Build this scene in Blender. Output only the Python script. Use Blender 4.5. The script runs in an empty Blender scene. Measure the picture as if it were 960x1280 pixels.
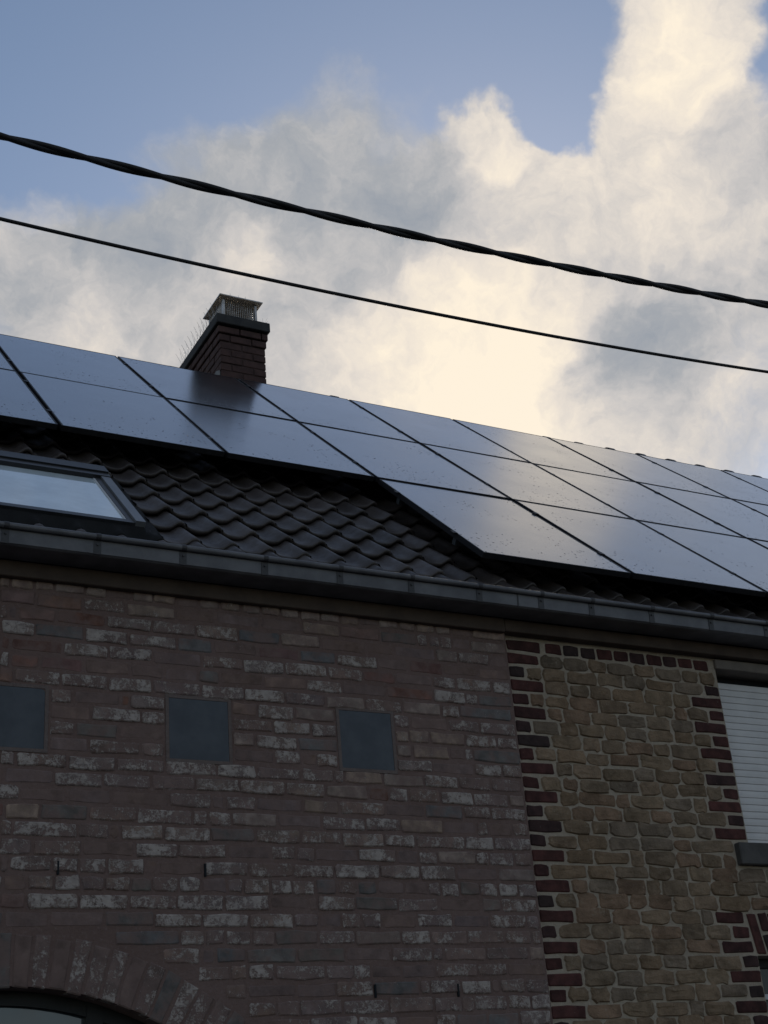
import bpy, math, random
from mathutils import Vector, Matrix

random.seed(7)
sc = bpy.context.scene
COL = sc.collection
R = math.radians

# ------------------------------------------------------------------ camera
D = 6.2                                   # camera distance from the brick facade (plane y = 0)
CAM = Vector((0.0, -D, 1.6))
F_PX, YAW, PITCH, ROLL = 1743.65, 0.51387, 0.44469, -0.08792   # solved from the photo's straight lines


def axes():
    cy, sy, cp, sp = math.cos(YAW), math.sin(YAW), math.cos(PITCH), math.sin(PITCH)
    fwd = Vector((sy * cp, cy * cp, sp)); right = Vector((cy, -sy, 0)); up = right.cross(fwd)
    c, s = math.cos(ROLL), math.sin(ROLL)
    return c * right + s * up, -s * right + c * up, fwd


AR, AU, AF = axes()
cam_d = bpy.data.cameras.new('camera')
cam = bpy.data.objects.new('camera', cam_d); COL.objects.link(cam)
cam_d.sensor_fit = 'VERTICAL'; cam_d.sensor_height = 36.0; cam_d.lens = 36.0 * F_PX / 1280.0
cam_d.clip_start = 0.05; cam_d.clip_end = 5000
m3 = Matrix((AR, AU, -AF)).transposed()
cam.matrix_world = Matrix.Translation(CAM) @ m3.to_4x4()
sc.camera = cam


def ray(px, py):
    return ((px - 480) / F_PX) * AR + ((640 - py) / F_PX) * AU + AF


def rdir(px, py):
    return ray(px, py).normalized()


def on_y(px, py, y=0.0):
    d = ray(px, py); return CAM + d * ((y + D) / d.y)


# ------------------------------------------------------------------ sky and sun
SUN_AZ, SUN_EL = R(35.0), R(29.0)
sc.view_settings.view_transform = 'Standard'; sc.view_settings.look = 'None'
sc.view_settings.exposure = 0.0; sc.view_settings.gamma = 1.0
sc.view_settings.use_curve_mapping = False
sc.render.resolution_x = 768; sc.render.resolution_y = 1024
sc.render.engine = 'CYCLES'

sun_d = bpy.data.lights.new('sun', 'SUN'); sun_d.energy = 1.2; sun_d.angle = R(14); sun_d.color = (1.0, 0.9, 0.76)
sun = bpy.data.objects.new('sun', sun_d); COL.objects.link(sun)
sdir = Vector((math.sin(SUN_AZ) * math.cos(SUN_EL), math.cos(SUN_AZ) * math.cos(SUN_EL), math.sin(SUN_EL)))
sun.rotation_euler = sdir.to_track_quat('Z', 'Y').to_euler(); sun.location = (6, 9, 12)

W = bpy.data.worlds.new('World'); sc.world = W; W.use_nodes = True
wt = W.node_tree; wt.nodes.clear()


class NT:
    """small helper to write node graphs as expressions"""
    def __init__(s, t): s.t = t
    def n(s, kind, **kw):
        nd = s.t.nodes.new(kind)
        for k, v in kw.items(): setattr(nd, k, v)
        return nd
    def put(s, sock, v):
        if isinstance(v, bpy.types.NodeSocket): s.t.links.new(v, sock)
        elif v is not None: sock.default_value = v
    def math(s, op, a, b=None, c=None, clamp=False):
        nd = s.n('ShaderNodeMath', operation=op, use_clamp=clamp)
        for i, v in enumerate((a, b, c)):
            if v is not None: s.put(nd.inputs[i], v)
        return nd.outputs[0]
    def vmath(s, op, a, b=None, scale=None):
        nd = s.n('ShaderNodeVectorMath', operation=op)
        s.put(nd.inputs[0], a)
        if b is not None: s.put(nd.inputs[1], b)
        if scale is not None: s.put(nd.inputs['Scale'], scale)
        return nd.outputs['Value'] if op in ('DISTANCE', 'DOT_PRODUCT', 'LENGTH') else nd.outputs['Vector']
    def noise(s, vec, scale, detail=4, rough=0.5, color=False, dist=0.0):
        nd = s.n('ShaderNodeTexNoise'); s.put(nd.inputs['Vector'], vec)
        s.put(nd.inputs['Scale'], scale); nd.inputs['Detail'].default_value = detail
        nd.inputs['Roughness'].default_value = rough; nd.inputs['Distortion'].default_value = dist
        return nd.outputs['Color'] if color else nd.outputs['Fac']
    def mr(s, v, a, b, c=0.0, d=1.0, smooth=True):
        nd = s.n('ShaderNodeMapRange', interpolation_type='SMOOTHSTEP' if smooth else 'LINEAR')
        s.put(nd.inputs['Value'], v)
        for k, q in (('From Min', a), ('From Max', b), ('To Min', c), ('To Max', d)): s.put(nd.inputs[k], q)
        return nd.outputs['Result']
    def mix(s, f, a, b, mode='MIX'):
        nd = s.n('ShaderNodeMix', data_type='RGBA', blend_type=mode)
        s.put(nd.inputs['Factor'], f)
        s.put(nd.inputs['A'], a if isinstance(a, bpy.types.NodeSocket) else (*a, 1)[:4])
        s.put(nd.inputs['B'], b if isinstance(b, bpy.types.NodeSocket) else (*b, 1)[:4])
        # RGBA sockets are the third pair
        return nd.outputs['Result']
    def ramp(s, f, stops):
        nd = s.n('ShaderNodeValToRGB'); e = nd.color_ramp.elements
        while len(e) < len(stops): e.new(0.5)
        for i, (p, c) in enumerate(stops): e[i].position = p; e[i].color = (*c, 1)
        s.put(nd.inputs[0], f); return nd.outputs[0]


# the RGBA sockets of the Mix node share names with the float ones: fetch them by identifier
def _mix(s, f, a, b, mode='MIX'):
    nd = s.n('ShaderNodeMix', data_type='RGBA', blend_type=mode)
    ins = {i.identifier: i for i in nd.inputs}
    s.put(ins['Factor_Float'], f)
    s.put(ins['A_Color'], a if isinstance(a, bpy.types.NodeSocket) else (a[0], a[1], a[2], 1))
    s.put(ins['B_Color'], b if isinstance(b, bpy.types.NodeSocket) else (b[0], b[1], b[2], 1))
    return [o for o in nd.outputs if o.identifier == 'Result_Color'][0]


NT.mix = _mix
g = NT(wt)
tc = g.n('ShaderNodeTexCoord').outputs['Generated']
sky = g.n('ShaderNodeTexSky', sky_type='NISHITA', sun_disc=False, sun_elevation=R(29), sun_rotation=SUN_AZ,
          altitude=0, air_density=1.0, dust_density=0.2, ozone_density=0.4)
# warped direction: billowing edges
w1 = g.vmath('SUBTRACT', g.noise(tc, 9.0, 5, 0.55, color=True), (0.5, 0.5, 0.5))
w2 = g.vmath('SUBTRACT', g.noise(tc, 34.0, 4, 0.6, color=True), (0.5, 0.5, 0.5))
wv = g.vmath('ADD', tc, g.vmath('SCALE', w1, scale=0.10))
wv = g.vmath('ADD', wv, g.vmath('SCALE', w2, scale=0.024))


def lobe(px, py, r0, r1, vec=None):
    """smooth spot on the sky round the direction of (px,py): 1 inside r1, 0 beyond r0 (in photo pixels)"""
    d = rdir(px, py)
    dist = g.vmath('DISTANCE', vec or wv, tuple(d))
    return g.mr(dist, r0 / F_PX, r1 / F_PX, 0.0, 1.0)


def lobes(lst, vec=None):
    acc = None
    for px, py, r0, r1, wgt in lst:
        t = g.math('MULTIPLY', lobe(px, py, r0, r1, vec), wgt)
        acc = t if acc is None else g.math('ADD', acc, t)
    return acc


big = g.noise(tc, 2.6, 6, 0.55)
det = g.noise(wv, 13.0, 7, 0.62)
fine = g.noise(wv, 42.0, 6, 0.62)
# where there is cloud (+) and where the blue shows (-)
COVER = [(420, 330, 330, 90, .55), (600, 330, 270, 60, .5), (612, 160, 80, 30, .75), (560, 190, 70, 20, .4), (665, 215, 60, 20, .5), (390, 130, 100, 30, .30), (560, 450, 330, 120, .5),
         (860, 200, 230, 80, .65), (850, 40, 140, 40, .6), (800, 420, 300, 120, .42), (130, 390, 200, 60, .5),
         (40, 300, 110, 30, .45), (260, 260, 170, 40, .32),
         (480, 20, 280, 60, -.5), (120, 40, 330, 80, -.55), (705, 130, 85, 25, -.75), (715, 190, 40, 8, -.5), (30, 240, 130, 30, -.42), (640, 20, 200, 40, -.4),
         (985, 60, 110, 20, -.9), (200, 345, 110, 30, -.16), (300, 60, 150, 30, -.2), (40, 355, 50, 10, -.2),
         (150, -420, 460, 100, -.15), (840, -80, 130, 40, .3), (760, -330, 300, 100, -.30)]
cov = g.math('ADD', g.math('ADD', g.math('MULTIPLY', big, 0.9), 0.05), lobes(COVER))
cov = g.math('ADD', cov, g.math('MULTIPLY', g.math('SUBTRACT', det, 0.5), 0.55))
cov = g.math('ADD', cov, g.math('MULTIPLY', g.math('SUBTRACT', fine, 0.5), 0.22))
mask = g.mr(cov, 0.26, 0.92)
# how bright the cloud is: glow round the hidden sun, thick grey bodies, lit crests
sd = g.vmath('DISTANCE', tc, tuple(sdir))
glow = g.math('POWER', g.mr(sd, 1.05, 0.0, 0.0, 1.0, smooth=False), 2.2)
core = g.mr(sd, 0.21, 0.0)
LIGHT = [(600, 160, 90, 20, .24), (660, 230, 110, 20, .16), (860, 180, 200, 60, .26), (850, 40, 130, 30, .28), (840, -60, 130, 30, .15), (30, 300, 70, 15, .16),
         (110, 405, 100, 20, .30), (320, 325, 60, 15, .25), (560, 440, 190, 60, .18), (640, 500, 150, 40, .22),
         (440, 210, 190, 60, -.18), (430, 330, 150, 40, -.10), (560, 270, 110, 30, -.14), (760, 470, 120, 40, -.20), (820, 420, 130, 40, -.16), (110, 345, 130, 40, -.20), (250, 300, 120, 40, -.12),
         (900, 500, 90, 20, .12), (950, 190, 110, 30, -.16), (800, 380, 120, 40, -.08)]
lum = g.math('ADD', g.math('MULTIPLY', glow, 0.46), 0.20)
lum = g.math('ADD', lum, g.math('MULTIPLY', core, 0.20))
lum = g.math('ADD', lum, lobes(LIGHT))
# relief: where the cloud thins towards the sun its edge is lit, where it thickens it shades itself
tow = (sdir - rdir(480, 300)).normalized() * 0.016
det2 = g.noise(g.vmath('ADD', wv, tuple(tow)), 13.0, 7, 0.62)
lum = g.math('ADD', lum, g.math('MULTIPLY', g.math('SUBTRACT', det, det2), 0.65))
lum = g.math('ADD', lum, g.math('MULTIPLY', g.math('SUBTRACT', det, 0.5), 0.36))
lum = g.math('ADD', lum, g.math('MULTIPLY', g.math('SUBTRACT', fine, 0.5), 0.20))
ccol = g.ramp(lum, [(0.0, (0.27, 0.31, 0.37)), (0.30, (0.40, 0.415, 0.44)), (0.55, (0.60, 0.575, 0.56)), (0.78, (0.82, 0.745, 0.66)), (1.0, (1.0, 0.885, 0.72))])
bg1 = g.n('ShaderNodeBackground'); wt.links.new(sky.outputs[0], bg1.inputs[0]); bg1.inputs[1].default_value = 0.098
bg2 = g.n('ShaderNodeBackground'); wt.links.new(ccol, bg2.inputs[0]); bg2.inputs[1].default_value = 1.0
ms = g.n('ShaderNodeMixShader'); wt.links.new(mask, ms.inputs[0])
wt.links.new(bg1.outputs[0], ms.inputs[1]); wt.links.new(bg2.outputs[0], ms.inputs[2])
wo = g.n('ShaderNodeOutputWorld'); wt.links.new(ms.outputs[0], wo.inputs[0])
W.cycles.sampling_method = 'MANUAL'; W.cycles.sample_map_resolution = 1024


# ------------------------------------------------------------------ materials
def mat(name, col, rough=0.7, metal=0.0, spec=0.5):
    m = bpy.data.materials.new(name); m.use_nodes = True
    b = m.node_tree.nodes['Principled BSDF']
    b.inputs['Base Color'].default_value = (*col, 1); b.inputs['Roughness'].default_value = rough
    b.inputs['Metallic'].default_value = metal; b.inputs['Specular IOR Level'].default_value = spec
    return m, NT(m.node_tree), b


def bump(g, b, h, strength, dist):
    nd = g.n('ShaderNodeBump'); nd.inputs['Strength'].default_value = strength; nd.inputs['Distance'].default_value = dist
    g.put(nd.inputs['Height'], h); g.t.links.new(nd.outputs[0], b.inputs['Normal'])


def objvec(g, world=False):
    """object coordinates shifted by a per-object random number, so copies differ"""
    o = g.n('ShaderNodeTexCoord').outputs['Object']
    r = g.n('ShaderNodeObjectInfo').outputs['Random']
    return g.vmath('ADD', o, g.vmath('SCALE', (37.0, 11.0, 23.0), scale=r))


def worldvec(g):
    return g.n('ShaderNodeNewGeometry').outputs['Position']


def mottled(name, c1, c2, scale, rough=0.75, bscale=60, bstr=0.4, bdist=0.004, spec=0.3, detail=5, own=True, metal=0.0):
    m, g, b = mat(name, c1, rough, metal, spec)
    v = objvec(g) if own else worldvec(g)
    f = g.mr(g.noise(v, scale, detail, 0.6), 0.3, 0.7)
    g.put(b.inputs['Base Color'], g.mix(f, c1, c2))
    bump(g, b, g.noise(v, bscale, 6, 0.65), bstr, bdist)
    return m


M = {}


def brick_material():
    m, g, b = mat('old_brick', (0.2, 0.13, 0.11), 0.9, 0, 0.15)
    oi = g.n('ShaderNodeAttribute', attribute_name='tint'); v = objvec(g); wv = worldvec(g)
    col, al = oi.outputs['Color'], oi.outputs['Alpha']       # colour of this brick and how much lime wash is left on it
    var = g.mr(g.noise(v, 14, 5, 0.6), 0.28, 0.72, 0.72, 1.28)
    base = g.mix(1.0, col, g.mix(var, (0, 0, 0), (1, 1, 1)), 'MULTIPLY')
    vv = g.n('ShaderNodeCombineColor')
    for i in range(3): g.put(vv.inputs[i], var)
    base = g.mix(1.0, col, vv.outputs[0], 'MULTIPLY')
    # remains of lime wash: ragged patches with a fine speckle, as much of it as the object's alpha says
    pat = g.noise(v, 12, 3, 0.6); spk = g.noise(wv, 55, 5, 0.75); spk2 = g.noise(wv, 150, 3, 0.65)
    field = g.math('ADD', g.math('MULTIPLY', pat, 0.50), g.math('ADD', g.math('MULTIPLY', spk, 0.60), g.math('MULTIPLY', spk2, 0.34)))
    thr = g.math('SUBTRACT', 0.885, g.math('MULTIPLY', al, 0.245))
    wash = g.mr(field, thr, g.math('ADD', thr, 0.10))
    wash = g.math('MULTIPLY', wash, g.mr(al, 0.0, 0.25))
    lime = g.mix(g.mr(g.noise(v, 25, 4, 0.6), .3, .7), (0.43, 0.37, 0.335), (0.32, 0.27, 0.245))
    # mortar smeared over the lower arrises
    sm = g.mr(g.noise(wv, 10, 6, 0.65), 0.40, 0.60, 0.0, 0.8)
    base = g.mix(sm, base, (0.184, 0.126, 0.112))
    g.put(b.inputs['Base Color'], g.mix(wash, base, lime))
    h = g.math('ADD', g.math('MULTIPLY', g.noise(wv, 38, 6, 0.65), 1.0), g.math('MULTIPLY', wash, 0.45))
    bump(g, b, h, 0.75, 0.007)
    return m


def mortar_material(name, c1, c2, c3):
    m, g, b = mat(name, c1, 0.95, 0, 0.1)
    v = worldvec(g)
    f = g.mr(g.noise(v, 3.2, 6, 0.65), 0.32, 0.68)
    c = g.mix(f, c1, c2)
    c = g.mix(g.mr(g.noise(v, 55, 5, 0.7), 0.5, 0.72, 0, .8), c, c3)
    g.put(b.inputs['Base Color'], c)
    h = g.math('ADD', g.noise(v, 30, 6, 0.65), g.math('MULTIPLY', g.noise(v, 140, 3, 0.6), 0.35))
    bump(g, b, h, 0.8, 0.010)
    return m


M['brick'] = brick_material()
M['mortar'] = mortar_material('brown_mortar', (0.192, 0.132, 0.117), (0.158, 0.105, 0.091), (0.225, 0.166, 0.15))
M['lime_mortar'] = mortar_material('lime_mortar', (0.40, 0.335, 0.265), (0.33, 0.275, 0.215), (0.47, 0.40, 0.325))


def stone_material():
    m, g, b = mat('sandstone', (0.25, 0.22, 0.15), 0.93, 0, 0.12)
    oi = g.n('ShaderNodeObjectInfo'); v = objvec(g); wv = worldvec(g)
    vv = g.n('ShaderNodeCombineColor'); var = g.mr(g.noise(v, 9, 6, 0.65), 0.25, 0.75, 0.66, 1.32)
    for i in range(3): g.put(vv.inputs[i], var)
    base = g.mix(1.0, oi.outputs['Color'], vv.outputs[0], 'MULTIPLY')
    base = g.mix(g.mr(g.noise(v, 30, 5, 0.7), 0.55, 0.75, 0, .55), base, (0.13, 0.105, 0.075))
    base = g.mix(g.mr(g.noise(v, 60, 4, 0.7), 0.58, 0.74, 0, .5), base, (0.36, 0.31, 0.235))
    base = g.mix(g.mr(g.noise(wv, 17, 6, 0.72), 0.58, 0.70, 0, .45), base, (0.33, 0.265, 0.195))
    g.put(b.inputs['Base Color'], base)
    h = g.math('ADD', g.noise(wv, 20, 7, 0.68), g.math('MULTIPLY', g.noise(wv, 95, 4, 0.65), 0.3))
    bump(g, b, h, 1.0, 0.016)
    return m


M['stone'] = stone_material()


def redbrick_material():
    m, g, b = mat('red_brick', (0.12, 0.035, 0.03), 0.8, 0, 0.25)
    oi = g.n('ShaderNodeObjectInfo'); v = objvec(g); wv = worldvec(g)
    var = g.mr(g.noise(v, 16, 5, 0.6), 0.28, 0.72, 0.6, 1.35); vv = g.n('ShaderNodeCombineColor')
    for i in range(3): g.put(vv.inputs[i], var)
    base = g.mix(1.0, oi.outputs['Color'], vv.outputs[0], 'MULTIPLY')
    base = g.mix(g.mr(g.noise(wv, 70, 4, 0.7), 0.64, 0.76, 0, .45), base, (0.30, 0.26, 0.22))
    g.put(b.inputs['Base Color'], base)
    bump(g, b, g.noise(wv, 55, 6, 0.65), 0.6, 0.005)
    return m


M['red'] = redbrick_material()


def tile_material():
    m, g, b = mat('dark_clay_tile', (0.035, 0.032, 0.034), 0.40, 0, 0.5)
    v = objvec(g); wv = worldvec(g)
    f = g.mr(g.noise(v, 8, 5, 0.6), 0.3, 0.7)
    c = g.mix(f, (0.040, 0.032, 0.030), (0.056, 0.046, 0.043))
    c = g.mix(g.mr(g.noise(wv, 45, 5, 0.7), 0.6, 0.75, 0, .55), c, (0.095, 0.085, 0.075))
    tv = g.n('ShaderNodeCombineColor'); tr = g.mr(g.n('ShaderNodeObjectInfo').outputs['Random'], 0.0, 1.0, 0.65, 1.35, smooth=False)
    for i in range(3): g.put(tv.inputs[i], tr)
    c = g.mix(1.0, c, tv.outputs[0], 'MULTIPLY')
    g.put(b.inputs['Base Color'], c)
    g.put(b.inputs['Roughness'], g.mr(g.noise(wv, 20, 4, 0.6), 0.3, 0.7, 0.40, 0.56))
    bump(g, b, g.noise(wv, 110, 4, 0.6), 0.25, 0.002)
    return m


M['tile'] = tile_material()


def panel_glass():
    m, g, b = mat('solar_glass', (0.010, 0.012, 0.018), 0.16, 0, 0.5)
    b.inputs['IOR'].default_value = 1.6; b.inputs['Coat Weight'].default_value = 1.0; b.inputs['Coat Roughness'].default_value = 0.2; b.inputs['Coat IOR'].default_value = 1.6
    t = g.n('ShaderNodeTexCoord').outputs['Object']
    v = objvec(g); wv = worldvec(g)
    # thin film of dust, thicker along the lower rim where rain leaves it, and bird and leaf specks
    sx = g.n('ShaderNodeSeparateXYZ'); g.put(sx.inputs[0], t)
    low = g.mr(sx.outputs['Y'], 0.55, 0.0)
    film = g.math('MULTIPLY', g.mr(g.noise(v, 3.5, 6, 0.65), 0.35, 0.7), g.math('ADD', 0.03, g.math('MULTIPLY', low, 0.03)))
    st = g.n('ShaderNodeMapping'); g.put(st.inputs['Vector'], v); st.inputs['Scale'].default_value = (22, 1.6, 1)
    streak = g.mr(g.noise(st.outputs[0], 1.0, 5, 0.6), 0.5, 0.8, 0, 0.018)
    c = g.mix(g.math('ADD', film, streak), (0.010, 0.012, 0.018), (0.55, 0.52, 0.48))
    vo = g.n('ShaderNodeTexVoronoi'); g.put(vo.inputs['Vector'], g.vmath('ADD', v, g.vmath('SCALE', g.noise(v, 60, 2, .5, color=True), scale=0.02)))
    vo.inputs['Scale'].default_value = 33
    keep = g.math('GREATER_THAN', g.noise(v, 2.2, 4, 0.7), g.math('SUBTRACT', 0.56, g.math('MULTIPLY', low, 0.12)))
    sep = g.n('ShaderNodeSeparateColor'); g.put(sep.inputs[0], vo.outputs['Color'])
    some = g.math('GREATER_THAN', sep.outputs[0], 0.45)
    speck = g.math('MULTIPLY', g.math('MULTIPLY', g.mr(vo.outputs['Distance'], 0.26, 0.14), keep), some)
    c = g.mix(speck, c, (0.030, 0.028, 0.026))
    g.put(b.inputs['Base Color'], c)
    rough = g.mr(g.noise(wv, 2.5, 5, 0.6), 0.3, 0.7, 0.17, 0.23)
    g.put(b.inputs['Roughness'], g.math('ADD', rough, g.math('MULTIPLY', speck, 0.6)))
    g.put(b.inputs['Specular IOR Level'], g.math('SUBTRACT', 0.5, g.math('MULTIPLY', speck, 0.42)))
    g.put(b.inputs['Coat Weight'], g.math('SUBTRACT', 1.0, speck))
    bump(g, b, g.noise(v, 0.9, 1, 0.4), 0.015, 0.02)
    return m


M['pv'] = panel_glass()
M['frame'] = mottled('black_anodised', (0.010, 0.010, 0.012), (0.018, 0.018, 0.020), 30, 0.5, spec=0.3, bstr=0.05)
M['rail'] = mottled('rail_aluminium', (0.03, 0.035, 0.04), (0.05, 0.055, 0.06), 30, 0.45, spec=0.4, bstr=0.05)
M['steel'] = mottled('clamp_steel', (0.10, 0.11, 0.12), (0.16, 0.17, 0.18), 60, 0.4, spec=0.5, bstr=0.1, metal=0.5)
M['zinc'] = mottled('dark_zinc', (0.074, 0.073, 0.081), (0.132, 0.130, 0.139), 7, 0.42, bscale=35, bstr=0.16, bdist=0.003, spec=0.5, own=False)
M['zinc_dark'] = mottled('bracket_zinc', (0.032, 0.031, 0.034), (0.05, 0.048, 0.051), 20, 0.5, bstr=0.2, spec=0.45)
M['wood'] = mottled('brown_fascia_paint', (0.058, 0.040, 0.031), (0.085, 0.060, 0.046), 6, 0.7, bscale=30, bstr=0.35, own=False)
M['chbrick'] = mottled('chimney_brick', (0.052, 0.030, 0.028), (0.085, 0.048, 0.043), 12, 0.85, bscale=50, bstr=0.6)
M['chmortar'] = mottled('chimney_mortar', (0.042, 0.027, 0.025), (0.065, 0.042, 0.038), 14, 0.95, bstr=0.6)
M['slab'] = mottled('chimney_slab', (0.035, 0.035, 0.037), (0.055, 0.054, 0.054), 10, 0.85, bstr=0.5)
M['inox'] = mottled('stainless_steel', (0.62, 0.58, 0.52), (0.42, 0.37, 0.31), 16, 0.26, bscale=18, bstr=0.5, bdist=0.012, spec=0.5, metal=1.0)
M['lead'] = mottled('lead_flashing', (0.09, 0.095, 0.10), (0.16, 0.16, 0.165), 14, 0.55, bscale=30, bstr=0.4)
M['leadpale'] = mottled('weathered_lead', (0.30, 0.29, 0.28), (0.20, 0.19, 0.19), 20, 0.6, bstr=0.4)
M['apron'] = mottled('black_flashing', (0.006, 0.0062, 0.007), (0.011, 0.0113, 0.012), 10, 0.85, bscale=25, bstr=0.4)
M['alu'] = mottled('grey_window_cover', (0.10, 0.105, 0.115), (0.13, 0.135, 0.145), 8, 0.35, bstr=0.05, spec=0.5)
M['alu_dark'] = mottled('dark_window_cover', (0.018, 0.019, 0.022), (0.027, 0.028, 0.031), 8, 0.4, bstr=0.05, spec=0.5)
M['pale_strip'] = mottled('pale_strip_white', (0.55, 0.56, 0.58), (0.48, 0.49, 0.51), 10, 0.6, bstr=0.05)
M['slate'] = mottled('slate_blue_plate', (0.052, 0.060, 0.073), (0.074, 0.083, 0.097), 9, 0.45, bscale=40, bstr=0.12, spec=0.35, own=False)
M['rendered'] = mortar_material('grey_render', (0.175, 0.138, 0.126), (0.15, 0.115, 0.105), (0.21, 0.175, 0.16))
M['slat'] = mottled('shutter_slat', (0.70, 0.675, 0.665), (0.62, 0.60, 0.59), 6, 0.55, bscale=20, bstr=0.1, spec=0.35, own=False)
M['sill'] = mottled('bluestone', (0.060, 0.056, 0.053), (0.085, 0.079, 0.074), 14, 0.7, bscale=70, bstr=0.4)
M['concrete'] = mottled('grey_lintel', (0.16, 0.135, 0.115), (0.20, 0.17, 0.145), 10, 0.85, bstr=0.5)
M['void'] = mottled('recess_shade', (0.008, 0.010, 0.013), (0.012, 0.014, 0.018), 6, 0.8, bstr=0.1)  # near-black colour stands in for shade in slots and recesses
M['winframe'] = mottled('dark_window_frame', (0.008, 0.009, 0.010), (0.013, 0.014, 0.015), 8, 0.5, bstr=0.05)
M['cable'] = mottled('black_cable_sheath', (0.012, 0.012, 0.014), (0.022, 0.021, 0.022), 20, 0.55, bstr=0.2)
M['wire'] = mottled('spike_wire', (0.30, 0.30, 0.31), (0.22, 0.22, 0.23), 20, 0.35, metal=0.8, bstr=0.0)
M['asphalt'] = mottled('asphalt', (0.045, 0.045, 0.047), (0.065, 0.064, 0.063), 3, 0.9, bscale=120, bstr=0.6, own=False)
M['paving'] = mottled('paving', (0.20, 0.19, 0.18), (0.26, 0.25, 0.235), 4, 0.9, bscale=60, bstr=0.4, own=False)


def glass_mat(name, tint, rough):
    m, g, b = mat(name, tint, rough, 0, 0.5)
    b.inputs['IOR'].default_value = 1.52; b.inputs['Coat Weight'].default_value = 1.0; b.inputs['Coat Roughness'].default_value = rough
    v = worldvec(g)
    g.put(b.inputs['Base Color'], g.mix(g.mr(g.noise(v, 5, 4, .6), .3, .7), tint, tuple(c * 1.25 for c in tint)))
    bump(g, b, g.noise(v, 3, 2, .5), 0.05, 0.01)
    return m


M['glass'] = glass_mat('window_glass', (0.035, 0.045, 0.055), 0.03)
M['darkglass'] = glass_mat('dim_window_glass', (0.010, 0.014, 0.024), 0.25)
M['darkglass'].node_tree.nodes['Principled BSDF'].inputs['Coat Weight'].default_value = 0.0
M['roofglass'] = glass_mat('roof_window_glass', (0.58, 0.66, 0.70), 0.06)  # pale tint paints the sky's bright reflection into the glass colour


# ------------------------------------------------------------------ object helpers
def tag(o, label=None, cat=None, group=None, kind=None):
    if label: o['label'] = label
    if cat: o['category'] = cat
    if group: o['group'] = group
    if kind: o['kind'] = kind
    return o


def empty(name, loc, **kw):
    o = bpy.data.objects.new(name, None); COL.objects.link(o); o.location = loc; o.empty_display_size = 0.1
    return tag(o, **kw)


def link(name, me, parent=None, loc=(0, 0, 0)):
    """mesh object given in world coordinates; parents here are never rotated"""
    o = bpy.data.objects.new(name, me); COL.objects.link(o)
    loc = Vector(loc)
    if parent is not None:
        o.parent = parent
        p = parent; off = Vector((0, 0, 0))
        while p is not None: off += Vector(p.location); p = p.parent
        o.location = loc - off
    else:
        o.location = loc
    return o


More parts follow.
